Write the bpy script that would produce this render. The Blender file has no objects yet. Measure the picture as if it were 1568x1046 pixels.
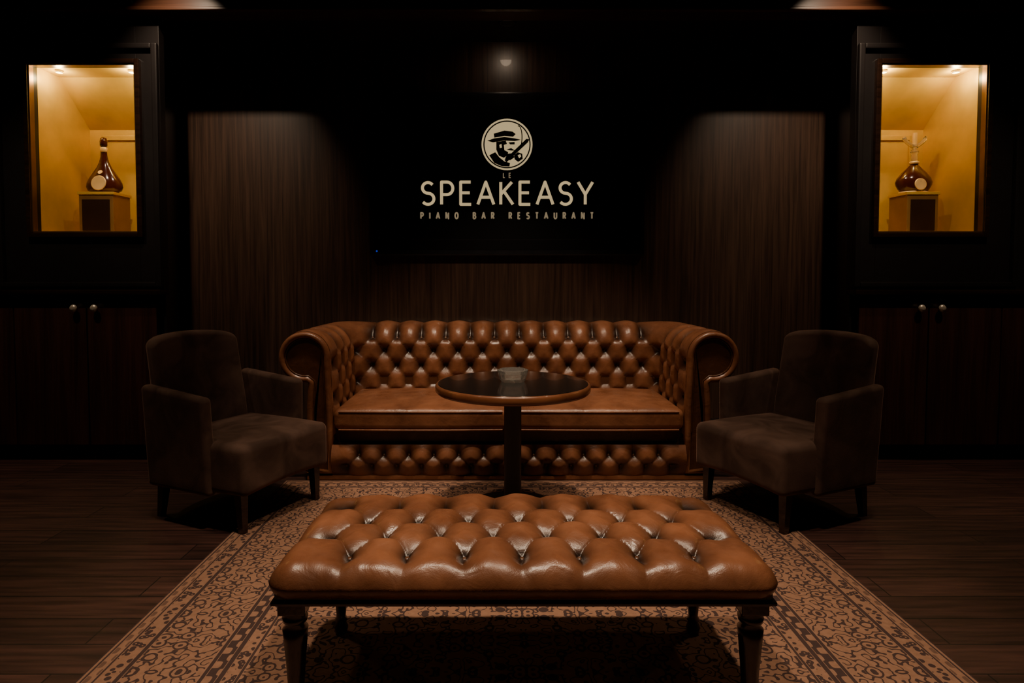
import bpy, bmesh, math, random
from mathutils import Vector, Matrix
random.seed(3)
scene=bpy.context.scene
pi=math.pi
# ---------------------------------------------------------------- materials
def newmat(name):
    m=bpy.data.materials.new(name); m.use_nodes=True
    nt=m.node_tree; b=nt.nodes['Principled BSDF']
    return m,nt,b
def N(nt,t,**kw):
    n=nt.nodes.new(t)
    for k,v in kw.items(): setattr(n,k,v)
    return n
def plain(name,col,rough=.5,metal=0,bump=0,bscale=200,var=.15,vscale=8,emit=None,estr=0,coat=0,spec=None):
    m,nt,b=newmat(name); L=nt.links
    tc=N(nt,'ShaderNodeTexCoord'); no=N(nt,'ShaderNodeTexNoise'); no.inputs['Scale'].default_value=vscale; no.inputs['Detail'].default_value=5
    L.new(tc.outputs['Object'],no.inputs['Vector'])
    r=N(nt,'ShaderNodeValToRGB'); r.color_ramp.elements[0].position=.3; r.color_ramp.elements[1].position=.7
    r.color_ramp.elements[0].color=tuple(c*(1-var) for c in col)+(1,)
    r.color_ramp.elements[1].color=tuple(min(1,c*(1+var)) for c in col)+(1,)
    L.new(no.outputs['Fac'],r.inputs['Fac']); L.new(r.outputs['Color'],b.inputs['Base Color'])
    b.inputs['Roughness'].default_value=rough; b.inputs['Metallic'].default_value=metal
    b.inputs['Coat Weight'].default_value=coat
    if spec is not None: b.inputs['Specular IOR Level'].default_value=spec
    if bump:
        n2=N(nt,'ShaderNodeTexNoise'); n2.inputs['Scale'].default_value=bscale; L.new(tc.outputs['Object'],n2.inputs['Vector'])
        bp=N(nt,'ShaderNodeBump'); bp.inputs['Strength'].default_value=bump; bp.inputs['Distance'].default_value=.002
        L.new(n2.outputs['Fac'],bp.inputs['Height']); L.new(bp.outputs['Normal'],b.inputs['Normal'])
    if emit:
        b.inputs['Emission Color'].default_value=emit+(1,); b.inputs['Emission Strength'].default_value=estr
    return m
def leather(name,c1,c2,cd,r0=.24,r1=.42):
    m,nt,b=newmat(name); L=nt.links
    tc=N(nt,'ShaderNodeTexCoord'); no=N(nt,'ShaderNodeTexNoise'); no.inputs['Scale'].default_value=6; no.inputs['Detail'].default_value=6; no.inputs['Roughness'].default_value=.6
    L.new(tc.outputs['Object'],no.inputs['Vector'])
    r=N(nt,'ShaderNodeValToRGB'); r.color_ramp.elements[0].position=.32; r.color_ramp.elements[1].position=.68
    r.color_ramp.elements[0].color=c1+(1,); r.color_ramp.elements[1].color=c2+(1,)
    L.new(no.outputs['Fac'],r.inputs['Fac'])
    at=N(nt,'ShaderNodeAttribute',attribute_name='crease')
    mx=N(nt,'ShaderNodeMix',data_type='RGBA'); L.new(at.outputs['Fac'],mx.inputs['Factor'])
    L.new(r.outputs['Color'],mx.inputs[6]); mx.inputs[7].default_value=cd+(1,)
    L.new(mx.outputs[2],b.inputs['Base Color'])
    n3=N(nt,'ShaderNodeTexNoise'); n3.inputs['Scale'].default_value=15; L.new(tc.outputs['Object'],n3.inputs['Vector'])
    mr=N(nt,'ShaderNodeMapRange'); mr.inputs[1].default_value=.3; mr.inputs[2].default_value=.7; mr.inputs[3].default_value=r0; mr.inputs[4].default_value=r1
    L.new(n3.outputs['Fac'],mr.inputs[0]); L.new(mr.outputs[0],b.inputs['Roughness'])
    v=N(nt,'ShaderNodeTexVoronoi'); v.inputs['Scale'].default_value=350; L.new(tc.outputs['Object'],v.inputs['Vector'])
    n2=N(nt,'ShaderNodeTexNoise'); n2.inputs['Scale'].default_value=16; n2.inputs['Detail'].default_value=4; n2.inputs['Distortion'].default_value=.8; L.new(tc.outputs['Object'],n2.inputs['Vector'])
    ma=N(nt,'ShaderNodeMath',operation='MULTIPLY_ADD'); ma.inputs[1].default_value=.05; L.new(v.outputs['Distance'],ma.inputs[0]); L.new(n2.outputs['Fac'],ma.inputs[2])
    bp=N(nt,'ShaderNodeBump'); bp.inputs['Strength'].default_value=.32; bp.inputs['Distance'].default_value=.009
    L.new(ma.outputs[0],bp.inputs['Height']); L.new(bp.outputs['Normal'],b.inputs['Normal'])
    return m
def wood(name,c1,c2,rough,axis='Z',scale=30,coat=0,p0=.35,p1=.68):
    m,nt,b=newmat(name); L=nt.links
    tc=N(nt,'ShaderNodeTexCoord'); mp=N(nt,'ShaderNodeMapping')
    s={'X':(1.0,scale,scale),'Y':(scale,1.0,scale),'Z':(scale,scale,1.0)}[axis]
    mp.inputs['Scale'].default_value=s
    L.new(tc.outputs['Object'],mp.inputs['Vector'])
    no=N(nt,'ShaderNodeTexNoise'); no.inputs['Scale'].default_value=1.5; no.inputs['Detail'].default_value=8; no.inputs['Roughness'].default_value=.65; no.inputs['Distortion'].default_value=.4
    L.new(mp.outputs[0],no.inputs['Vector'])
    r=N(nt,'ShaderNodeValToRGB'); r.color_ramp.elements[0].position=p0; r.color_ramp.elements[1].position=p1
    r.color_ramp.elements[0].color=c1+(1,); r.color_ramp.elements[1].color=c2+(1,)
    L.new(no.outputs['Fac'],r.inputs['Fac']); L.new(r.outputs['Color'],b.inputs['Base Color'])
    b.inputs['Roughness'].default_value=rough; b.inputs['Coat Weight'].default_value=coat
    bp=N(nt,'ShaderNodeBump'); bp.inputs['Strength'].default_value=.15; bp.inputs['Distance'].default_value=.002
    L.new(no.outputs['Fac'],bp.inputs['Height']); L.new(bp.outputs['Normal'],b.inputs['Normal'])
    return m
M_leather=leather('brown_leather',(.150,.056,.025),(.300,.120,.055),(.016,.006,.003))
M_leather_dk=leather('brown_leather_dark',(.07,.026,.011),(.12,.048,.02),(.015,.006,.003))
M_wall=wood('wall_walnut',(.024,.013,.009),(.080,.043,.027),.36,'Z',34,.1,.34,.70)
M_cab=wood('cabinet_wood',(.030,.011,.009),(.068,.025,.018),.36,'Z',22)
M_black=plain('black_lacquer',(.011,.009,.009),.34,var=.1)
M_column=plain('column_black',(.005,.004,.004),.45,var=.1)
M_dark=wood('dark_polished_wood',(.010,.005,.003),(.028,.012,.007),.25,'X',25,.3)
M_beam=wood('beam_wood',(.040,.015,.007),(.085,.032,.015),.3,'X',20,.2)
M_ceil=plain('ceiling_paint',(.012,.010,.009),.8)
M_sidewall=plain('side_wall_paint',(.014,.010,.008),.7)
M_bronze=plain('bronze_trim',(.20,.11,.045),.35,.8)
M_plbody=plain('plinth_gold_frame',(.26,.14,.04),.4,.3)
M_steel=plain('knob_metal',(.85,.75,.6),.3,.5)
M_gold=plain('gold_niche',(.64,.43,.075),.42,.35,var=.18,vscale=4)
M_tvb=plain('tv_plastic',(.014,.014,.017),.26)
M_screen=plain('tv_screen',(.0015,.0015,.002),.35,var=0)
M_cream=plain('logo_cream',(.1,.08,.05),.6,emit=(.80,.60,.31),estr=.66,var=0)
M_grey=plain('logo_grey',(.1,.08,.05),.6,emit=(.55,.42,.25),estr=.38,var=0)
M_ink=plain('logo_ink',(.002,.002,.002),.6,var=0)
M_led=plain('led_blue',(0,0,.1),.5,emit=(.02,.06,1),estr=.4)
M_tabletop=plain('table_top_black',(.008,.007,.007),.16,var=.1,coat=.4)
M_rim=wood('table_rim_wood',(.12,.042,.017),(.21,.078,.032),.3,'X',10,.3)
M_plinth=plain('plinth_brown',(.022,.010,.006),.3)
M_label=plain('bottle_label_gold',(.8,.58,.28),.4,.3)
# velvet
M_velvet,nt,b=newmat('brown_velvet'); L=nt.links
tc=N(nt,'ShaderNodeTexCoord'); no=N(nt,'ShaderNodeTexNoise'); no.inputs['Scale'].default_value=6; no.inputs['Detail'].default_value=4; no.inputs['Distortion'].default_value=.8
L.new(tc.outputs['Object'],no.inputs['Vector'])
r=N(nt,'ShaderNodeValToRGB'); r.color_ramp.elements[0].position=.35; r.color_ramp.elements[1].position=.7
r.color_ramp.elements[0].color=(.048,.028,.021,1); r.color_ramp.elements[1].color=(.125,.075,.057,1)
L.new(no.outputs['Fac'],r.inputs['Fac']); L.new(r.outputs['Color'],b.inputs['Base Color'])
b.inputs['Roughness'].default_value=.9; b.inputs['Sheen Weight'].default_value=.5; b.inputs['Sheen Roughness'].default_value=.35; b.inputs['Sheen Tint'].default_value=(.78,.46,.34,1)
b.inputs['Specular IOR Level'].default_value=.15
n2=N(nt,'ShaderNodeTexNoise'); n2.inputs['Scale'].default_value=300; L.new(tc.outputs['Object'],n2.inputs['Vector'])
bp=N(nt,'ShaderNodeBump'); bp.inputs['Strength'].default_value=.2; bp.inputs['Distance'].default_value=.002
L.new(n2.outputs['Fac'],bp.inputs['Height']); L.new(bp.outputs['Normal'],b.inputs['Normal'])
# glass
def glass(name,col,rough=.03,ior=1.5,tr=1):
    m,nt,b=newmat(name); b.inputs['Base Color'].default_value=col+(1,); b.inputs['Roughness'].default_value=rough
    b.inputs['Transmission Weight'].default_value=tr; b.inputs['IOR'].default_value=ior
    return m
M_crystal=glass('crystal_glass',(.88,.84,.79),.05,1.5,.90)
M_cognac=plain('cognac_glass',(.055,.010,.003),.14,coat=.15,spec=.4)
# floor
M_floor,nt,b=newmat('floor_planks'); L=nt.links
tc=N(nt,'ShaderNodeTexCoord'); mp=N(nt,'ShaderNodeMapping')
L.new(tc.outputs['Object'],mp.inputs['Vector'])
br=N(nt,'ShaderNodeTexBrick'); br.inputs['Scale'].default_value=1; br.inputs['Brick Width'].default_value=1.3; br.inputs['Row Height'].default_value=.14
br.inputs['Mortar Size'].default_value=.0025; br.inputs['Color1'].default_value=(.040,.016,.012,1); br.inputs['Color2'].default_value=(.075,.031,.023,1); br.inputs['Mortar'].default_value=(.006,.003,.002,1)
L.new(mp.outputs[0],br.inputs['Vector'])
mp2=N(nt,'ShaderNodeMapping'); mp2.inputs['Scale'].default_value=(2,30,1); L.new(tc.outputs['Object'],mp2.inputs['Vector'])
no=N(nt,'ShaderNodeTexNoise'); no.inputs['Scale'].default_value=1.5; no.inputs['Detail'].default_value=8; L.new(mp2.outputs[0],no.inputs['Vector'])
mr=N(nt,'ShaderNodeMapRange'); mr.inputs[1].default_value=.3; mr.inputs[2].default_value=.7; mr.inputs[3].default_value=.35; mr.inputs[4].default_value=1.5
L.new(no.outputs['Fac'],mr.inputs[0])
mx=N(nt,'ShaderNodeVectorMath',operation='SCALE'); L.new(br.outputs['Color'],mx.inputs[0]); L.new(mr.outputs[0],mx.inputs['Scale'])
L.new(mx.outputs[0],b.inputs['Base Color']); b.inputs['Roughness'].default_value=.5
bp=N(nt,'ShaderNodeBump'); bp.inputs['Strength'].default_value=.3; bp.inputs['Distance'].default_value=.003
L.new(no.outputs['Fac'],bp.inputs['Height']); L.new(bp.outputs['Normal'],b.inputs['Normal'])
# rug
RHX,RHY=1.225,1.68
M_rug,nt,b=newmat('persian_rug'); L=nt.links
def mth(op,a,b_=None,c=None):
    n=N(nt,'ShaderNodeMath',operation=op)
    for i,v in enumerate((a,b_,c)):
        if v is None: continue
        if isinstance(v,(int,float)): n.inputs[i].default_value=v
        else: L.new(v,n.inputs[i])
    return n.outputs[0]
tc=N(nt,'ShaderNodeTexCoord'); sx=N(nt,'ShaderNodeSeparateXYZ'); L.new(tc.outputs['Object'],sx.inputs[0])
X,Y=sx.outputs[0],sx.outputs[1]
ax=mth('ABSOLUTE',X); ay=mth('ABSOLUTE',Y)
e=mth('MINIMUM',mth('SUBTRACT',RHX,ax),mth('SUBTRACT',RHY,ay))
PER=.30
ym=mth('PINGPONG',mth('ADD',Y,10),PER/2)
cv=N(nt,'ShaderNodeCombineXYZ'); L.new(ax,cv.inputs[0]); L.new(ym,cv.inputs[1])
wn=N(nt,'ShaderNodeTexNoise'); wn.inputs['Scale'].default_value=14; wn.inputs['Detail'].default_value=2; L.new(cv.outputs[0],wn.inputs['Vector'])
vo=N(nt,'ShaderNodeTexVoronoi'); vo.inputs['Scale'].default_value=16; vo.inputs['Randomness'].default_value=.75; L.new(cv.outputs[0],vo.inputs['Vector'])
d=mth('MULTIPLY_ADD',mth('SUBTRACT',wn.outputs['Fac'],.5),.45,vo.outputs['Distance'])
ring=mth('COMPARE',d,.30,.05); dot=mth('LESS_THAN',d,.11)
vine=mth('COMPARE',mth('FRACT',mth('MULTIPLY',wn.outputs['Fac'],8)),.5,.14)
vine=mth('MULTIPLY',vine,mth('GREATER_THAN',d,.36))
motif=mth('MAXIMUM',mth('MAXIMUM',ring,dot),vine)
vs=N(nt,'ShaderNodeTexVoronoi'); vs.inputs['Scale'].default_value=48; L.new(cv.outputs[0],vs.inputs['Vector'])
small=mth('COMPARE',vs.outputs['Distance'],.33,.16)
guard=mth('GREATER_THAN',mth('MULTIPLY',mth('SINE',mth('MULTIPLY',ax,95)),mth('SINE',mth('MULTIPLY',Y,95))),.12)
def band(lo,hi): return mth('MULTIPLY',mth('GREATER_THAN',e,lo),mth('LESS_THAN',e,hi))
dark=mth('MULTIPLY',motif,band(.115,.325))
for (lo,hi) in [(.012,.018),(.045,.051),(.100,.113),(.33,.341),(.378,.392),(.43,.438),(.0,.005)]:
    dark=mth('MAXIMUM',dark,band(lo,hi))
dark=mth('MAXIMUM',dark,mth('MULTIPLY',mth('MULTIPLY',guard,band(.020,.043)),.6))
dark=mth('MAXIMUM',dark,mth('MULTIPLY',small,band(.053,.098)))
dark=mth('MAXIMUM',dark,mth('MULTIPLY',mth('SUBTRACT',1,guard),band(.343,.376)))
dark=mth('MAXIMUM',dark,mth('MULTIPLY',small,band(.394,.428)))
dark=mth('MAXIMUM',dark,mth('MULTIPLY',motif,mth('GREATER_THAN',e,.44)))
n5=N(nt,'ShaderNodeTexNoise'); n5.inputs['Scale'].default_value=60; L.new(tc.outputs['Object'],n5.inputs['Vector'])
rr=N(nt,'ShaderNodeValToRGB'); rr.color_ramp.elements[0].color=(.24,.130,.083,1); rr.color_ramp.elements[1].color=(.38,.215,.140,1)
L.new(n5.outputs['Fac'],rr.inputs['Fac'])
mx=N(nt,'ShaderNodeMix',data_type='RGBA'); L.new(mth('MULTIPLY',dark,.86),mx.inputs['Factor']); L.new(rr.outputs['Color'],mx.inputs[6]); mx.inputs[7].default_value=(.028,.022,.028,1)
L.new(mx.outputs[2],b.inputs['Base Color']); b.inputs['Roughness'].default_value=.95; b.inputs['Specular IOR Level'].default_value=.1
n6=N(nt,'ShaderNodeTexNoise'); n6.inputs['Scale'].default_value=400; L.new(tc.outputs['Object'],n6.inputs['Vector'])
bp=N(nt,'ShaderNodeBump'); bp.inputs['Strength'].default_value=.4; bp.inputs['Distance'].default_value=.003
L.new(n6.outputs['Fac'],bp.inputs['Height']); L.new(bp.outputs['Normal'],b.inputs['Normal'])

# ---------------------------------------------------------------- geometry helpers
def empty(name,loc=(0,0,0),rz=0):
    o=bpy.data.objects.new(name,None); o.location=loc; o.rotation_euler=(0,0,rz); o.empty_display_size=.1
    scene.collection.objects.link(o); return o
def mk(name,verts,faces,mat,parent=None,smooth=True,loc=(0,0,0),crease=None):
    me=bpy.data.meshes.new(name); me.from_pydata([tuple(v) for v in verts],[],faces); me.update()
    bm=bmesh.new(); bm.from_mesh(me)
    bmesh.ops.recalc_face_normals(bm,faces=bm.faces)
    bm.to_mesh(me); bm.free()
    for p in me.polygons: p.use_smooth=smooth
    if crease is not None:
        a=me.attributes.new('crease','FLOAT','POINT')
        for i,c in enumerate(crease): a.data[i].value=c
    me.materials.append(mat)
    o=bpy.data.objects.new(name,me); o.location=loc
    scene.collection.objects.link(o)
    if parent: o.parent=parent
    return o
def box(name,x0,x1,y0,y1,z0,z1,mat,parent=None,bev=.003):
    cx,cy,cz=(x0+x1)/2,(y0+y1)/2,(z0+z1)/2
    sx,sy,sz=abs(x1-x0),abs(y1-y0),abs(z1-z0)
    bm=bmesh.new(); bmesh.ops.create_cube(bm,size=1)
    for v in bm.verts: v.co=Vector((v.co.x*sx,v.co.y*sy,v.co.z*sz))
    if bev>0:
        bmesh.ops.bevel(bm,geom=list(bm.edges),offset=min(bev,min(sx,sy,sz)*.4),segments=2,affect='EDGES',profile=.7)
    me=bpy.data.meshes.new(name); bm.to_mesh(me); bm.free(); me.materials.append(mat)
    o=bpy.data.objects.new(name,me); o.location=(cx,cy,cz); scene.collection.objects.link(o)
    if parent: o.parent=parent
    return o
def rbox(name,size,r,loc,mat,parent=None,fn=None,n=10,e=5):
    h=[s/2 for s in size]
    def ax(hh):
        rr=min(r,hh)
        a=[-hh+rr*i/e for i in range(e)]
        inner=[-hh+rr+(2*hh-2*rr)*i/n for i in range(n+1)]
        return a+inner+[-x for x in reversed(a)]
    A=[ax(x) for x in h]
    verts={};vl=[];faces=[]
    def vid(p):
        k=tuple(round(c,6) for c in p)
        if k not in verts:
            verts[k]=len(vl); vl.append(Vector(p))
        return verts[k]
    for axis in range(3):
        i1,i2=[(1,2),(0,2),(0,1)][axis]
        for s in (-1,1):
            for i in range(len(A[i1])-1):
                for j in range(len(A[i2])-1):
                    q=[]
                    for (di,dj) in ((0,0),(1,0),(1,1),(0,1)):
                        p=[0,0,0]; p[axis]=s*h[axis]; p[i1]=A[i1][i+di]; p[i2]=A[i2][j+dj]
                        q.append(vid(p))
                    if len(set(q))>=3: faces.append(q)
    out=[]
    for p in vl:
        rr=[min(r,hh) for hh in h]
        c=Vector([max(-h[k]+rr[k],min(h[k]-rr[k],p[k])) for k in range(3)])
        dd=p-c
        if dd.length>1e-9:
            m=max(abs(dd[k])/rr[k] for k in range(3))
            u=Vector([dd[k]/rr[k] for k in range(3)]); u=u.normalized()*m
            dd=Vector([u[k]*rr[k] for k in range(3)])
        q=c+dd
        if fn: q=Vector(fn(q))
        out.append(q)
    return mk(name,out,faces,mat,parent,True,loc)
def lathe(name,prof,mat,parent=None,loc=(0,0,0),seg=48,sy=1,fn=None,smooth=True):
    v=[];f=[]
    for (r,z) in prof:
        for i in range(seg):
            a=2*pi*i/seg; rr=r*(fn(a,z) if fn else 1)
            v.append((rr*math.cos(a),rr*math.sin(a)*sy,z))
    for k in range(len(prof)-1):
        for i in range(seg):
            j=(i+1)%seg; f.append((k*seg+i,k*seg+j,(k+1)*seg+j,(k+1)*seg+i))
    f.append(tuple(range(seg))); f.append(tuple((len(prof)-1)*seg+i for i in range(seg)))
    o=mk(name,v,f,mat,parent,smooth,loc)
    if smooth:
        o.data.polygons[-1].use_smooth=False; o.data.polygons[-2].use_smooth=False
    return o
def tube(name,pts,rad,mat,parent=None,loc=(0,0,0),cyclic=False):
    cu=bpy.data.curves.new(name,'CURVE'); cu.dimensions='3D'; cu.bevel_depth=rad; cu.bevel_resolution=3
    s=cu.splines.new('POLY'); s.points.add(len(pts)-1); s.use_cyclic_u=cyclic
    for i,p in enumerate(pts): s.points[i].co=(p[0],p[1],p[2],1)
    cu.materials.append(mat); o=bpy.data.objects.new(name,cu); o.location=loc; scene.collection.objects.link(o)
    if parent: o.parent=parent
    return o
def clamp(x,a,b): return max(a,min(b,x))
def smooth(t): t=clamp(t,0,1); return t*t*(3-2*t)
def tuft(u,v,Lx,Ly,u0,u1,v0,v1,A,fade,keep=.25,wb=.26,ex=.42,mixp=.52):
    uc=clamp(u,u0,u1); vc=clamp(v,v0,v1)
    a=uc/Lx+vc/Ly; b_=uc/Lx-vc/Ly
    pil=(abs(math.sin(pi*a))*abs(math.sin(pi*b_)))**ex
    da=a-round(a); db=b_-round(b_)
    rr=math.hypot(Lx*(da+db)/2,Ly*(da-db)/2)
    w=Lx*wb
    t=A*(mixp*pil+(1-mixp)*(1-math.exp(-(rr/w)**2)))-A*.25*math.exp(-(rr/(Lx*.09))**2)
    o=math.hypot(u-uc,v-vc)
    k=smooth(o/fade)*(1-keep)
    tot=t*(1-k)+A*.92*k
    return tot
def sheet(name,us,vs,base,height,A,mat,parent,pw=1.6,cg=.9):
    V=[];C=[]
    for u in us:
        for v in vs:
            p,n=base(u,v); h=height(u,v)
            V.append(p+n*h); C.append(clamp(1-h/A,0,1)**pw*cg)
    nv=len(vs); F=[]
    for i in range(len(us)-1):
        for j in range(nv-1):
            F.append((i*nv+j,(i+1)*nv+j,(i+1)*nv+j+1,i*nv+j+1))
    return mk(name,V,F,mat,parent,True,(0,0,0),C)
def buttons(name,pts,rad,mat,parent):
    V=[];F=[]
    for (p,n) in pts:
        n=n.normalized(); t=n.orthogonal().normalized(); bt=n.cross(t)
        b0=len(V); R=5;S=12
        for k in range(R):
            ph=k/(R)*pi/2
            for i in range(S):
                a=2*pi*i/S
                V.append(p+(t*math.cos(a)+bt*math.sin(a))*rad*math.cos(ph)+n*rad*.5*math.sin(ph))
        V.append(p+n*rad*.5)
        for k in range(R-1):
            for i in range(S):
                j=(i+1)%S; F.append((b0+k*S+i,b0+k*S+j,b0+(k+1)*S+j,b0+(k+1)*S+i))
        for i in range(S): F.append((b0+(R-1)*S+i,b0+(R-1)*S+(i+1)%S,b0+R*S))
    return mk(name,V,F,mat,parent)
def lin(a,b_,n): return [a+(b_-a)*i/n for i in range(n+1)]

# ---------------------------------------------------------------- room
box('floor',-3.4,3.4,-1.6,4.4,-.05,0,M_floor,bev=0)
box('ceiling',-3.4,3.4,-1.6,4.4,2.98,3.05,M_ceil,bev=0)
box('wall_left',-3.4,-3.3,-1.6,4.4,0,2.98,M_sidewall,bev=0)
box('wall_right',3.3,3.4,-1.6,4.4,0,2.98,M_sidewall,bev=0)
box('wall_front',-3.3,3.3,-1.6,-1.5,0,2.98,M_sidewall,bev=0)
wb=empty('wall_back')
box('backing',-3.3,3.3,4.30,4.4,0,2.98,M_cab,wb,bev=0)
box('veneer_panel',-2.26,2.26,4.28,4.31,.12,2.7,M_wall,wb,.002)
box('baseboard_back',-2.23,2.23,4.262,4.28,0,.12,M_black,None)
for sgn,nm in ((-1,'left'),(1,'right')):
    v=[(sgn*2.04,3.70,0),(sgn*2.24,4.285,0),(sgn*2.255,4.285,0),(sgn*2.055,3.70,0)]
    v=v+[(x,y,2.7) for x,y,z in v]
    mk('wall_alcove_'+nm,v,[(0,1,2,3),(4,5,6,7),(0,1,5,4),(1,2,6,5),(2,3,7,6),(3,0,4,7)],M_black,None,False)
box('ceiling_alcove',-3.3,3.3,3.74,4.3,2.70,2.76,M_ceil,bev=0)
tb=empty('trim_1')
box('beam',-3.3,3.3,3.60,3.74,2.62,2.98,M_beam,tb,.008)
box('beam_bead',-3.3,3.3,3.585,3.60,2.62,2.64,M_beam,tb,.005)

# ---------------------------------------------------------------- display cabinets
NX0,NX1,NZ0,NZ1=2.175,2.80,1.365,2.345
def cabinet(s):
    c=empty('display_cabinet',(s*2.65,3.70,0))
    def bx(nm,x0,x1,y0,y1,z0,z1,mat,bev=.003):
        xa,xb=sorted((s*x0,s*x1))
        o=box(nm,xa,xb,y0,y1,z0,z1,mat,None,bev); o.parent=c; o.location-=Vector((s*2.65,3.70,0)); return o
    bx('toe_kick',2.06,3.29,3.715,3.74,0,.09,M_black)
    bx('carcass',2.28,3.29,3.70,4.15,.09,1.0,M_black)
    bx('door_inner',2.085,2.496,3.675,3.70,.10,.985,M_cab,.004)
    bx('door_outer',2.504,2.93,3.675,3.70,.10,.985,M_cab,.004)
    bx('door_far',2.938,3.29,3.675,3.70,.10,.985,M_cab,.004)
    bx('ledge',2.04,3.29,3.635,3.74,1.0,1.03,M_dark,.006)
    bx('face_inner',2.04,NX0,3.68,3.74,1.03,2.63,M_black)
    bx('face_outer',NX1,3.29,3.68,3.74,1.03,2.63,M_black)
    bx('face_bottom',NX0,NX1,3.68,3.74,1.03,NZ0,M_black)
    bx('face_top',NX0,NX1,3.68,3.74,NZ1,2.63,M_black)
    for nm,a in (('stile_inner',(2.04,2.075,1.045,2.46)),('stile_outer',(2.97,3.0,1.045,2.46)),('rail_top',(2.075,2.97,2.43,2.46)),('rail_bottom',(2.075,2.97,1.045,1.075))):
        bx(nm,a[0],a[1],3.65,3.68,a[2],a[3],M_black,.008)
    fw=.028
    for nm,a in (('frame_l',(NX0-fw,NX0,NZ0-fw,NZ1+fw)),('frame_r',(NX1,NX1+fw,NZ0-fw,NZ1+fw)),('frame_t',(NX0,NX1,NZ1,NZ1+fw)),('frame_b',(NX0,NX1,NZ0-fw,NZ0))):
        bx(nm,a[0],a[1],3.655,3.70,a[2],a[3],M_dark,.006)
    bw=.008
    for nm,a in (('bead_l',(NX0,NX0+bw,NZ0,NZ1)),('bead_r',(NX1-bw,NX1,NZ0,NZ1)),('bead_t',(NX0,NX1,NZ1-bw,NZ1)),('bead_b',(NX0,NX1,NZ0,NZ0+bw))):
        bx(nm,a[0],a[1],3.664,3.70,a[2],a[3],M_bronze,.002)
    y0=3.74
    def prism(nm,pts,z0,z1,mat):
        n=len(pts); v=[(s*x-s*2.65,y-3.70,z0) for x,y in pts]+[(s*x-s*2.65,y-3.70,z1) for x,y in pts]
        return mk(nm,v,[tuple(range(n)),tuple(range(n,2*n))]+[(i,(i+1)%n,n+(i+1)%n,n+i) for i in range(n)],mat,c,False)
    IN=[(NX0-.012,3.74),(2.248,4.21),(2.258,4.21),(NX0,3.74)]
    prism('niche_side_inner',IN,NZ0,2.40,M_gold)
    prism('niche_floor',[(NX0-.012,3.74),(2.248,4.22),(NX1+.02,4.22),(NX1+.02,3.74)],NZ0-.02,NZ0,M_gold)
    bx('niche_back',2.252,NX1+.02,4.21,4.225,NZ0,2.12,M_gold,0)
    bx('niche_side_outer',NX1,NX1+.02,y0,4.21,NZ0,2.40,M_gold,0)
    P=[(3.74,2.35),(3.93,2.35),(4.21,2.09)]
    xl=[NX0-.012,2.197,2.248]
    v=[];
    for (y,z),x in zip(P,xl):
        v+= [(s*x-s*2.65,y-3.70,z),(s*(NX1+.02)-s*2.65,y-3.70,z)]
    for (y,z),x in zip(P,xl):
        v+= [(s*x-s*2.65,y-3.70,z+.02),(s*(NX1+.02)-s*2.65,y-3.70,z+.02)]
    f=[(0,1,3,2),(2,3,5,4),(6,7,9,8),(8,9,11,10),(0,1,7,6),(4,5,11,10),(0,2,8,6),(2,4,10,8),(1,3,9,7),(3,5,11,9)]
    mk('niche_sloped_top',v,f,M_gold,c,False)
    bx('niche_back_frame',2.26,2.70,4.195,4.21,2.02,2.05,M_gold,.002)
    bx('niche_back_post',2.70,2.715,4.195,4.21,NZ0,2.05,M_gold,.002)
    for i,x in enumerate((2.44,2.56)):
        o=lathe('knob_%d'%i,[(.006,0),(.006,.012),(.018,.018),(.022,.026),(.018,.034),(.006,.038)],M_steel,c,(s*x-s*2.65,-.025,.920),24)
        o.rotation_euler=(pi/2,0,0)
    for i,(x,y,w) in enumerate(((2.71,3.80,3.0),(2.27,3.80,4.4))):
        l=bpy.data.lights.new('niche_lamp','POINT'); l.energy=w; l.color=(1,.74,.34); l.shadow_soft_size=.015
        lo=bpy.data.objects.new('niche_lamp_%d'%i,l); lo.location=(s*x-s*2.65,y-3.70,2.305); lo.parent=c; scene.collection.objects.link(lo)
        lathe('lamp_puck_%d'%i,[(.018,0),(.020,.006),(.020,.014)],M_steel,c,(s*x-s*2.65,y-3.70,2.336),24)
cabinet(-1); cabinet(1)

# bottles
def plinth(x,w):
    c=empty('display_plinth',(x,4.0,NZ0))
    box('body',-w,w,-.09,.09,0,.255,M_plbody,c,.004)
    box('front_panel',-w+.022,w-.022,-.096,-.09,.030,.225,M_plinth,c,.002)
    box('top_cap',-w-.007,w+.007,-.097,.097,.255,.272,M_gold,c,.003)
    box('foot',-w-.007,w+.007,-.097,.097,0,.02,M_gold,c,.003)
plinth(-2.578,.108); plinth(2.605,.098)
c=empty('cognac_bottle',(-2.578,4.0,NZ0+.272))
lathe('body',[(.03,0),(.075,.002),(.104,.018),(.114,.040),(.110,.065),(.096,.095),(.072,.130),(.048,.165),(.031,.20),(.022,.235),(.018,.29),(.018,.30)],M_cognac,c,sy=.55)
lathe('neck_ring',[(.0185,.262),(.022,.266),(.022,.29),(.0185,.295)],M_label,c,sy=.8)
lathe('stopper',[(.016,.30),(.021,.303),(.022,.33),(.018,.352),(.006,.357)],M_cognac,c)
o=lathe('label',[(.0,0),(.046,0),(.048,.003),(.044,.006)],M_label,c,(0,-.058,.060)); o.rotation_euler=(pi/2-.15,0,0)
lathe('shoulder_seal',[(.0,0),(.014,0),(.014,.004)],M_label,c,(0,-.040,.130)).rotation_euler=(pi/2-.5,0,0)
c=empty('cognac_decanter',(2.605,4.0,NZ0+.272))
lathe('body',[(.05,0),(.07,.002),(.085,.012),(.098,.030),(.110,.052),(.114,.070),(.104,.098),(.078,.130),(.050,.158),(.030,.178),(.022,.19)],M_cognac,c,sy=.6)
lathe('neck',[(.022,.188),(.019,.205),(.018,.25),(.024,.262),(.024,.27)],M_crystal,c)
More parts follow.
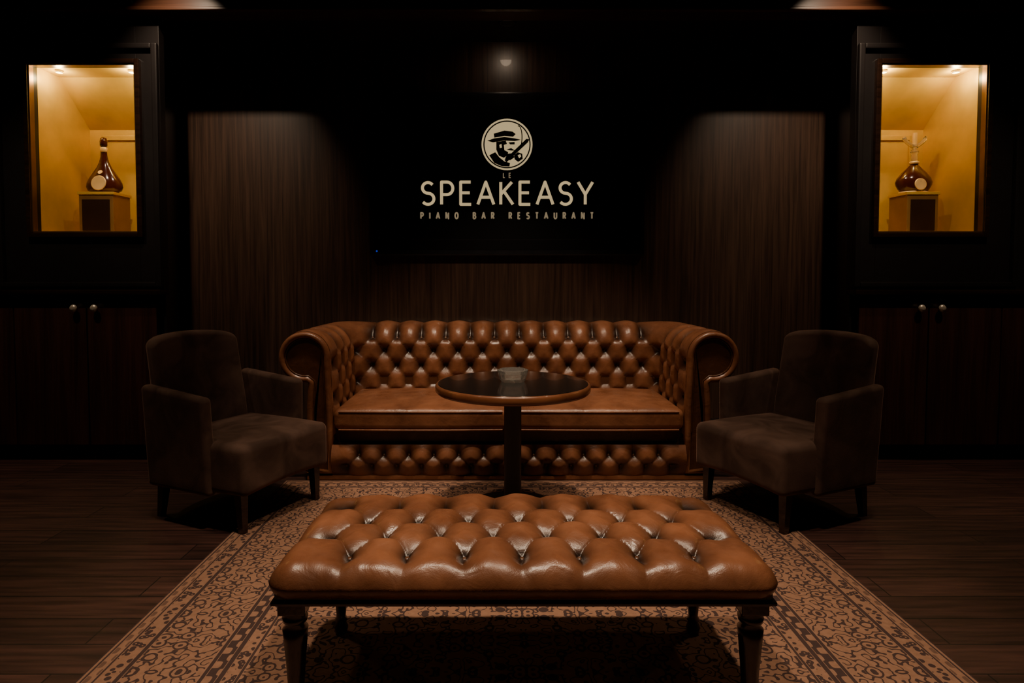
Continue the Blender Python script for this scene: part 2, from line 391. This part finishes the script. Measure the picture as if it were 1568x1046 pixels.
lathe('collar',[(.024,.186),(.027,.192),(.027,.202),(.022,.206)],M_label,c)
lathe('label',[(.0,0),(.036,0),(.038,.003),(.034,.006)],M_label,c,(0,-.064,.052)).rotation_euler=(pi/2-.1,0,0)
lathe('base_ring',[(.07,0),(.09,.003),(.09,.01),(.075,.016)],M_label,c,sy=.65)
lathe('stopper_stem',[(.016,.27),(.02,.275),(.012,.285),(.012,.30),(.016,.31)],M_crystal,c)
for i,sg in enumerate((-1,0,1)):
    pts=[]
    for k in range(13):
        t=k/12
        if sg==0: pts.append((0,0,.30+.085*t))
        else: pts.append((sg*(.012+.055*math.sin(t*pi*.62)),0,.30+.07*t-.03*max(0,t-.75)*4*.5))
    tube('fleur_%d'%i,pts,.012 if sg else .014,M_crystal if sg else M_label,c)

# ---------------------------------------------------------------- TV
tv=empty('wall_television',(.003,4.28,1.80))
TW,TH=1.87,1.10
box('housing',-TW/2,TW/2,-.05,-.0,-TH/2,TH/2,M_tvb,tv,.010)
box('screen',-TW/2+.03,TW/2-.03,-.0525,-.049,-TH/2+.04,TH/2-.03,M_screen,tv,0)
for nm,a in (('line_l',(-TW/2+.10,-TW/2+.106,-.44,.46)),('line_r',(TW/2-.106,TW/2-.10,-.44,.46)),('line_b',(-TW/2+.10,TW/2-.10,-.446,-.44)),('line_t',(-TW/2+.10,TW/2-.10,.454,.46))):
    box(nm,a[0],a[1],-.0532,-.0525,a[2],a[3],M_tvb,tv,0)
lathe('led',[(0,0),(.006,0),(.006,.002)],M_led,tv,(-.885,-.051,-.52),16).rotation_euler=(pi/2,0,0)
def arc(cx,cy,rx,ry,a0,a1,n=12): return [(cx+rx*math.cos(math.radians(a0+(a1-a0)*i/n)),cy+ry*math.sin(math.radians(a0+(a1-a0)*i/n))) for i in range(n+1)]
G={
'S':([arc(.30,.74,.25,.24,35,270,12)+arc(.30,.25,.27,.25,90,-145,12)],.60),
'P':([[(.05,0),(.05,1),(.30,1)]+arc(.30,.72,.26,.28,90,-90,12)+[(.05,.44)]],.60),
'E':([[(.5,1),(.05,1),(.05,0),(.52,0)],[(.05,.52),(.46,.52)]],.56),
'A':([[(0,0),(.36,1),(.72,0)],[(.13,.32),(.59,.32)]],.72),
'K':([[(.05,0),(.05,1)],[(.55,1),(.07,.47)],[(.2,.58),(.6,0)]],.60),
'Y':([[(0,1),(.33,.45),(.66,1)],[(.33,.45),(.33,0)]],.66),
'I':([[(.05,0),(.05,1)]],.10),
'N':([[(.05,0),(.05,1),(.6,0),(.6,1)]],.65),
'O':([arc(.35,.5,.33,.5,0,360,24)],.70),
'B':([[(.05,0),(.05,1),(.28,1)]+arc(.28,.77,.22,.23,90,-90,8)+[(.05,.54)],[(.05,.54),(.30,.54)]+arc(.30,.27,.26,.27,90,-90,8)+[(.05,0)]],.58),
'R':([[(.05,0),(.05,1),(.28,1)]+arc(.28,.74,.24,.26,90,-90,8)+[(.05,.48)],[(.28,.48),(.56,0)]],.58),
'T':([[(0,1),(.6,1)],[(.3,1),(.3,0)]],.60),
'U':([[(.05,1),(.05,.3)]+arc(.31,.28,.26,.28,180,360,12)+[(.57,1)]],.62),
'L':([[(.05,1),(.05,0),(.5,0)]],.52),
}
YT=-.0545
def text(name,s,h,width,cx,cz,th,mat,hx=1.0):
    tot=sum((G[ch][1] if ch!=' ' else .55)*h*hx for ch in s)
    gap=(width-tot)/(len(s)-1)
    x=cx-width/2; V=[];F=[]; y=YT
    for ch in s:
        if ch==' ': x+=.55*h*hx+gap; continue
        st,w=G[ch]
        for pl in st:
            P=[(x+px*h*hx,cz+pz*h) for px,pz in pl]
            for i in range(len(P)-1):
                (ax_,az),(bx_,bz)=P[i],P[i+1]; l=math.hypot(bx_-ax_,bz-az)
                if l<1e-7: continue
                nx,nz=-(bz-az)/l*th/2,(bx_-ax_)/l*th/2; b0=len(V)
                V+=[(ax_+nx,y,az+nz),(ax_-nx,y,az-nz),(bx_-nx,y,bz-nz),(bx_+nx,y,bz+nz)]; F.append((b0,b0+1,b0+2,b0+3))
            for (px,pz) in P[1:-1]:
                b0=len(V); V+=[(px+th/2*math.cos(k*pi/5),y,pz+th/2*math.sin(k*pi/5)) for k in range(10)]; F.append(tuple(range(b0,b0+10)))
        x+=w*h*hx+gap
    return mk(name,V,F,mat,tv,False)
text('logo_text',"SPEAKEASY",.150,1.16,0,-.204,.020,M_cream,1.0)
text('logo_subtitle',"PIANO BAR RESTAURANT",.040,1.17,0,-.300,.010,M_grey,.75)
text('logo_article',"LE",.030,.052,0,-.024,.006,M_grey,.75)
ER,EZ=.172,.198
def poly(name,pts,mat,y,cx=0,cz=EZ,sc=ER):
    return mk(name,[(cx+p[0]*sc,y,cz+p[1]*sc) for p in pts],[tuple(range(len(pts)))],mat,tv,False)
poly('emblem_disc',arc(0,0,1,1,0,354,59),M_cream,YT+.0003)
a=arc(0,0,.88,.88,0,360,60); bb=arc(0,0,.93,.93,0,360,60)
V=[(p[0]*ER,YT-.0001,EZ+p[1]*ER) for p in a+bb]; mk('emblem_ring',V,[(i,i+1,61+i+1,61+i) for i in range(60)],M_ink,tv,False)
yy=YT-.0003
poly('emblem_hat_band',[(-.52,.42),(-.1,.54),(.22,.50),(.34,.40),(.24,.30),(-.1,.33),(-.50,.26)],M_ink,yy)
poly('emblem_hat_brim',[(-.78,.14),(-.5,.24),(-.1,.29),(.3,.24),(.55,.18),(.3,.13),(-.1,.15),(-.55,.08)],M_ink,yy)
poly('emblem_face_shadow',[(-.42,.10),(-.05,.15),(0,.02),(-.12,-.02),(-.10,-.22),(.05,-.30),(.02,-.42),(-.12,-.52),(-.32,-.44),(-.42,-.2)],M_ink,yy)
poly('emblem_eye',[(.06,.08),(.30,.10),(.30,.0),(.12,.0)],M_ink,yy)
poly('emblem_moustache',[(-.02,-.20),(.16,-.14),(.32,-.24),(.16,-.24)],M_ink,yy)
poly('emblem_beard',[(.02,-.36),(.22,-.34),(.30,-.5),(.12,-.62),(-.08,-.55)],M_ink,yy)
poly('emblem_coat',[(-.70,-.42),(-.46,-.30),(-.30,-.50),(-.10,-.66),(.12,-.72),(.10,-.86),(-.2,-.85),(-.5,-.72)],M_ink,yy)
poly('emblem_cane',[(-.10,-.60),(-.02,-.70),(.82,.08),(.88,.20),(.76,.22)],M_ink,yy)
poly('emblem_hand',[(.28,-.42),(.42,-.30),(.60,-.36),(.62,-.56),(.44,-.68),(.30,-.58)],M_ink,yy)
poly('emblem_finger',[(.42,-.42),(.52,-.38),(.56,-.46),(.48,-.54)],M_cream,yy-.0004)
poly('emblem_cheek',[(-.30,-.02),(-.22,.02),(-.2,-.12),(-.28,-.14)],M_cream,yy-.0004)
V=[(p[0]*ER,yy,EZ+p[1]*ER) for p in arc(.45,.28,.16,.46,-60,100,14)+arc(.45,.28,.12,.42,-60,100,14)]
mk('emblem_smoke',V,[(i,i+1,16+i,15+i) for i in range(14)],M_ink,tv,False)

# ---------------------------------------------------------------- rug
rug=box('persian_rug',-RHX,RHX,-RHY,RHY,0,.006,M_rug,None,.002); rug.location=(.02,3.31-RHY,.003)

# ---------------------------------------------------------------- chesterfield sofa (local front y=0)
sofa=empty('chesterfield_sofa',(0,3.33,0))
IW,ID,RC=.95,.62,.07
def path_build():
    pts=[]; st=.01
    n=int((ID-RC)/st)
    for i in range(n): pts.append((-IW,(ID-RC)*i/n,-1,0))
    for i in range(10):
        a=pi-(pi/2)*i/10
        pts.append((-IW+RC+RC*math.cos(a),ID-RC+RC*math.sin(a),math.cos(a),math.sin(a)))
    m=190
    for i in range(m+1):
        pts.append((-IW+RC+(2*IW-2*RC)*i/m,ID,0,1))
    r=[(-x,y,-nx,ny) for (x,y,nx,ny) in reversed(pts[:n+10])]
    pts+=r
    s=[0]
    for i in range(1,len(pts)): s.append(s[-1]+math.hypot(pts[i][0]-pts[i-1][0],pts[i][1]-pts[i-1][1]))
    T=s[-1]
    return pts,[x-T/2 for x in s]
pp,ps=path_build()
CR=(.150,.672); RR=.138
raw=[(0,.25),(.003,.40)]
for k in range(0,41):
    a=math.radians(188-(188+98)*k/40); raw.append((CR[0]+RR*math.cos(a),CR[1]+RR*math.sin(a)))
raw+=[(.140,.40),(.145,.04)]
def resample(r,st):
    d=[0]
    for i in range(1,len(r)): d.append(d[-1]+math.hypot(r[i][0]-r[i-1][0],r[i][1]-r[i-1][1]))
    n=int(d[-1]/st); out=[]; j=0
    for i in range(n+1):
        t=d[-1]*i/n
        while j<len(r)-2 and d[j+1]<t: j+=1
        f=(t-d[j])/(d[j+1]-d[j]); out.append((r[j][0]+(r[j+1][0]-r[j][0])*f,r[j][1]+(r[j+1][1]-r[j][1])*f,t))
    return out
sec=resample(raw,.0078)
sn=[]
for i in range(len(sec)):
    a=sec[max(0,i-1)]; c_=sec[min(len(sec)-1,i+1)]
    tx,tz=c_[0]-a[0],c_[1]-a[1]; l=math.hypot(tx,tz); sn.append((-tz/l,tx/l))
LX,LY=.158,.19
VR0,VR1=LY/2*1,LY/2*5
UMAX=LX/2*int((ps[-1]-.05)/(LX/2))
def sofa_base(i,j):
    x,y,nx,ny=pp[i]; off,z,t=sec[j]; a,b_=sn[j]
    p=Vector((x+nx*off,y+ny*off,z)); n=Vector((nx*a,ny*a,b_)); return p,n
A_s=.042
def sofa_h(i,j):
    t=sec[j][2]; u=ps[i]
    h=tuft(u,t,LX,LY,-UMAX,UMAX,VR0,VR1,A_s,.30,.0,.27,.32,.45)
    k=smooth((t-.66)/.12)
    e_=smooth((abs(ps[i])-(ps[-1]-.05))/.05)
    return (h-A_s*.78)*(1-k)*(1-.7*e_)
V=[];C=[]
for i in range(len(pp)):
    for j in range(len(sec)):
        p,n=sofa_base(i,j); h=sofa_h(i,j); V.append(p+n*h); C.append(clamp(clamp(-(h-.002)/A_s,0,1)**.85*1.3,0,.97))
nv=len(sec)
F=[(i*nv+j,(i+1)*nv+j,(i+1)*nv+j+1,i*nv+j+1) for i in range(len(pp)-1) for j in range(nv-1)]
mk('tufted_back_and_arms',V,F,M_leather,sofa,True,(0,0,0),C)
bt=[]
for r_ in range(1,6):
    v=LY/2*r_
    for k in range(-60,61):
        u=LX/2*k
        if (k+r_)%2: continue
        if abs(u)>UMAX+1e-6: continue
        i=min(range(len(ps)),key=lambda q:abs(ps[q]-u)); j=min(range(len(sec)),key=lambda q:abs(sec[q][2]-v))
        p,n=sofa_base(i,j); bt.append((p+n*(sofa_h(i,j)+.002),n))
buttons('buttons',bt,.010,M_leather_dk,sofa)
for s in (-1,1):
    sd='l' if s<0 else 'r'
    ol=[(0.0,.04)]+[(a,z) for a,z,t in sec if z>.25 or a>.1]
    n=len(ol); V=[];F=[]
    def ring_(dy,ins):
        out=[]
        for k,(a,z) in enumerate(ol):
            pa=ol[k-1]; pc=ol[(k+1)%n]; tx,tz=pc[0]-pa[0],pc[1]-pa[1]; l=math.hypot(tx,tz) or 1
            out.append((s*(IW+a+tz/l*ins),dy,z-tx/l*ins))
        return out
    prof=[(.02,0),(-.008,0),(-.020,.006),(-.026,.016),(-.022,.028),(-.004,.036)]
    for dy,ins in prof: V+=ring_(dy,ins)
    for q in range(len(prof)-1):
        for k in range(n): F.append((q*n+k,q*n+(k+1)%n,(q+1)*n+(k+1)%n,(q+1)*n+k))
    mk('arm_front_'+sd,V,F,M_leather,sofa,True)
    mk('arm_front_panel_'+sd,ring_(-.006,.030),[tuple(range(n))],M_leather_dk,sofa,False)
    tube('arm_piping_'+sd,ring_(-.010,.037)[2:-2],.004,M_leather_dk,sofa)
for s in (-1,1):
    def fn(p):
        hx,hy=.472,.315
        dome=(1-min(1,abs(p.x/hx))**3)*(1-min(1,abs(p.y/hy))**3)
        z=p.z+(.028*dome if p.z>0 else 0)
        k=smooth((-p.y-.15)/.16)
        y=p.y-.012*k*(1-(p.x/hx)**2)
        return (p.x,y,z)
    o=rbox('seat_cushion_%s'%('l' if s<0 else 'r'),(.942,.65,.115),.035,(s*.474,.295,.335),M_leather,sofa,fn,14,6)
    for zz,nm in ((-.052,'low'),(.045,'top')):
        pts=[(-.44+.88*k/20,-.322-.012*(1-((-.44+.88*k/20)/.472)**2),zz) for k in range(21)]
        tube('cushion_piping_%s_%s'%(nm,'l' if s<0 else 'r'),pts,.005,M_leather,sofa,(s*.474,.295,.335))
box('base_frame',-1.05,1.05,.03,.74,.04,.275,M_leather_dk,sofa,.01)
box('back_frame',-1.0,1.0,.64,.76,.04,.5,M_leather_dk,sofa,.01)
BL,BY=.135,.11
def bb_(u,v):
    t=v/.165
    y=.0-.03*math.sin(pi*clamp(t,0,1))
    n=Vector((0,-1,.3*(t-.5))).normalized()
    return Vector((u,y+.012,.03+v)),n
UB=BL/2*13
def bh(u,v): return tuft(u,v,BL,BY,-UB,UB,BY/2,BY,.028,.07,.3)
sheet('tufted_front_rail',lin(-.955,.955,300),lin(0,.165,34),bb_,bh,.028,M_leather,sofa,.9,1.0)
bt=[]
for r_ in (1,2):
    for k in range(-13,14):
        if (k+r_)%2: continue
        p,n=bb_(BL/2*k,BY/2*r_); bt.append((p+n*(bh(BL/2*k,BY/2*r_)+.001),n))
buttons('rail_buttons',bt,.008,M_leather_dk,sofa)
box('bottom_moulding',-1.09,1.09,-.022,.03,.008,.030,M_leather,sofa,.006)
for i,(x,y) in enumerate(((-1.0,.06),(1.0,.06),(-1.0,.68),(1.0,.68))):
    lathe('foot_%d'%i,[(.02,0),(.032,.006),(.036,.02),(.03,.04)],M_dark,sofa,(x,y,0),24)

# ---------------------------------------------------------------- tufted bench
bench=empty('tufted_leather_bench',(0,1.658,.006))
R=.05; HX,HY=.588-R,.262-R
ZT=.401; A_b=.028
def bbase(u,v):
    ds=max(abs(u)-HX,0); dt=max(abs(v)-HY,0); r=math.hypot(ds,dt)
    cx=clamp(u,-HX,HX); cy=clamp(v,-HY,HY)
    crown=.008*(1-(cx/.60)**2)*(1-(cy/.28)**2)
    if r<1e-9: return Vector((cx,cy,ZT+crown)),Vector((0,0,1))
    dx,dy=math.copysign(ds,u)/r,math.copysign(dt,v)/r
    an=min(r/R,pi/2); extra=max(0,r-R*pi/2)
    z=ZT-R*(1-math.cos(an))-extra+crown*(1-an/(pi/2))
    z=max(z,.355)
    off=R*math.sin(an)-.6*max(0,(.373-z))
    return Vector((cx+dx*off,cy+dy*off,z)),Vector((dx*math.sin(an),dy*math.sin(an),math.cos(an)))
TX,TY=.142,.20
VSH=.15
UT=TX/2*7
def bhgt(u,v):
    uu=u+.004*math.sin(37*v+11*u)*math.sin(pi*(v+VSH)/.1)
    h=tuft(uu,v+VSH,TX,TY,-UT,UT,0,.30,A_b,.115,.12,.28,.30,.55)
    h+=.0022*math.sin(2*pi*u/TX+1.3)*math.sin(9*v+u*5)+.0010*math.sin(95*u+40*v)*math.sin(60*v-30*u)
    ds=max(abs(u)-HX,0); dt=max(abs(v)-HY,0); r=math.hypot(ds,dt)
    k=smooth((r-.055)/.04)
    k2=smooth(r/.06)
    return h*(1-k*.9)*(1-.30*k2)
E=.05*pi/2+.035
def dens(H,n,e):
    return lin(-H-E,-H,e)[:-1]+lin(-H,H,n)+lin(H,H+E,e)[1:]
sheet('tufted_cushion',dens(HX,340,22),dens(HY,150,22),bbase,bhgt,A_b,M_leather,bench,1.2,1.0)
bt=[]
for r_ in range(0,4):
    for k in range(-7,8):
        if (k+r_)%2: continue
        u,v=TX/2*k,TY/2*r_-VSH; p,n=bbase(u,v); bt.append((p+n*(bhgt(u,v)+.001),n))
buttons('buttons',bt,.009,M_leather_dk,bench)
pts=[]
for k in range(80):
    a=2*pi*k/80; cxx=math.cos(a); cyy=math.sin(a)
    pts.append((math.copysign(HX,cxx)+.043*cxx,math.copysign(HY,cyy)+.043*cyy,.368))
tube('cushion_piping',pts,.006,M_leather_dk,bench,cyclic=True)
box('frame_rail',-.578,.578,-.252,.252,.332,.367,M_dark,bench,.006)
box('frame_bead',-.585,.585,-.259,.259,.337,.347,M_dark,bench,.004)
lp=[(.012,0),(.018,.004),(.021,.02),(.015,.035),(.020,.045),(.014,.055),(.017,.09),(.022,.17),(.027,.23),(.030,.262),(.020,.272),(.028,.280),(.030,.29),(.020,.30),(.030,.306),(.030,.312)]
for i,(x,y) in enumerate(((-.542,-.212),(.542,-.212),(-.542,.212),(.542,.212))):
    lathe('leg_%d'%i,lp,M_dark,bench,(x,y,0),28,fn=lambda a,z:1+(.04*math.cos(a*10) if .06<z<.25 else 0))
    box('leg_block_%d'%i,x-.032,x+.032,y-.032,y+.032,.305,.338,M_dark,bench,.004)

# ---------------------------------------------------------------- round table
tab=empty('round_pedestal_table',(.01,2.85,.012))
lathe('top',[(.0,.575),(.335,.575),(.345,.60),(.346,.6045),(.343,.606)],M_tabletop,tab,seg=96)
lathe('rim',[(.335,.563),(.350,.565),(.357,.574),(.357,.594),(.353,.602),(.348,.6045),(.344,.604),(.335,.57)],M_rim,tab,seg=96)
lathe('column',[(.06,.02),(.045,.04),(.040,.07),(.040,.52),(.055,.545),(.12,.56),(.12,.576)],M_column,tab)
lathe('base',[(.23,0),(.235,.006),(.23,.016),(.12,.024),(.05,.035)],M_column,tab,seg=64)
ash=empty('glass_ashtray',(0.01,2.86,.6185))
def fac(a,z): return 1+.035*math.cos(8*a)*(1 if z>.02 else .3)
lathe('bowl',[(.03,.0),(.052,.0),(.056,.006),(.064,.03),(.070,.055),(.064,.058),(.052,.040),(.046,.016),(.02,.012),(.005,.012)],M_crystal,ash,seg=48,fn=fac,smooth=False)

# ---------------------------------------------------------------- armchairs
def chair(x,y,rz):
    c=empty('velvet_armchair',(x,y,0),rz)
    def seatfn(p):
        k=1-(p.x/.275)**2
        f=smooth((-p.y-.02)/.22)
        top=smooth((p.z+.04)/.08)
        z=p.z+.016*k*(1-(p.y/.27)**2)*top+.024*k*f*(1-top)
        yy=p.y-.018*k*f
        return (p.x*(1-.05*(-p.y/.28 if p.y<0 else 0)),yy,z)
    rbox('seat',(.55,.53,.222),.032,(0,-.055,.281),M_velvet,c,seatfn,12,5)
    for s in (-1,1):
        def armfn(p):
            t=(p.z+.21)/.42
            zz=p.z+(.020*(p.y/.22) if p.z>0 else 0)*clamp(p.z/.1,0,1)
            return (p.x*(1+.08*t)+s*.018*t,p.y+.01*t,zz)
        rbox('arm_%s'%('l' if s<0 else 'r'),(.056,.39,.445),.022,(s*.262,.06,.381),M_velvet,c,armfn,12,5)
    def backfn(p):
        t=clamp((p.z+.29)/.58,0,1.1)
        x=p.x*(1.05-.04*smooth(t))
        y=p.y+.070*t**1.3-.060*(x/.25)**2
        z=p.z
        if p.z>0: z-= (p.z/.29)*(.016*(abs(x)/.23)**2+.016*max(0,(abs(x)-.17)/.07)**2)
        return (x,y,z)
    rbox('backrest',(.480,.075,.665),.028,(0,.272,.5045),M_velvet,c,backfn,14,6)
    for i,(lx,ly) in enumerate(((-.225,-.255),(.225,-.255),(-.225,.22),(.225,.22))):
        h=.20; w=.021; q=.013
        dy=(.03 if ly>0 else -.01)
        V=[(lx+a*q,ly+b_*q+dy,0) for a,b_ in ((-1,-1),(1,-1),(1,1),(-1,1))]+[(lx+a*w,ly+b_*w,h) for a,b_ in ((-1,-1),(1,-1),(1,1),(-1,1))]
        mk('leg_%d'%i,V,[(0,1,2,3),(4,5,6,7),(0,1,5,4),(1,2,6,5),(2,3,7,6),(3,0,4,7)],M_dark,c,False)
chair(-1.295,2.93,math.radians(65)); chair(1.31,2.93,math.radians(-65))

# ---------------------------------------------------------------- lights
W=bpy.data.worlds.new('dim_world'); scene.world=W; W.use_nodes=True
W.node_tree.nodes['Background'].inputs[0].default_value=(.9,.6,.4,1); W.node_tree.nodes['Background'].inputs[1].default_value=.008
WARM=(1,.75,.53)
def spot(loc,tgt,e,ang,blend=.6,rad=.04,col=WARM,zc=2.98):
    c=empty('recessed_downlight',(loc[0],loc[1],zc))
    lathe('trim_ring',[(.038,-.001),(.055,-.001),(.055,-.008),(.045,-.010),(.038,-.006)],M_black,c,(0,0,0),32)
    l=bpy.data.lights.new('lamp','SPOT'); l.energy=e; l.color=col; l.spot_size=math.radians(ang); l.spot_blend=blend; l.shadow_soft_size=rad
    o=bpy.data.objects.new('lamp',l); o.parent=c; o.location=(0,0,loc[2]-zc)
    o.rotation_euler=(Vector(tgt)-Vector(loc)).to_track_quat('-Z','Y').to_euler(); scene.collection.objects.link(o)
spot((-.45,1.72,2.94),(-.25,1.72,.4),155,74,.8,.05)
spot((.45,1.72,2.94),(.25,1.72,.4),155,74,.8,.05)
spot((0,2.75,2.94),(0,3.72,.5),145,58,.95,.05)
spot((-.85,2.95,2.94),(-.8,3.60,.5),100,46,.95,.05)
spot((.85,2.95,2.94),(.8,3.60,.5),100,46,.95,.05)
spot((-1.88,3.06,2.93),(-1.92,4.28,1.55),85,62,1,.02)
spot((1.88,3.06,2.93),(1.92,4.28,1.55),85,62,1,.02)
spot((-1.5,2.3,2.94),(-1.4,2.8,.3),28,70,.9,.06)
spot((1.5,2.3,2.94),(1.4,2.8,.3),28,70,.9,.06)
spot((-2.6,2.7,2.94),(-2.5,3.6,.4),55,72,.9,.04)
spot((2.6,2.7,2.94),(2.5,3.6,.4),55,72,.9,.04)
spot((0,3.95,2.69),(0,4.25,2.2),2.6,150,1,.04,WARM,2.70)

# ---------------------------------------------------------------- camera
cam=bpy.data.cameras.new('camera'); cam.sensor_width=36; cam.lens=21.8; cam.shift_x=.014; cam.shift_y=-.038; cam.clip_start=.05
co=bpy.data.objects.new('camera',cam); co.location=(-.06,0,1.1); co.rotation_euler=(math.radians(90-2.3),0,0)
scene.collection.objects.link(co); scene.camera=co
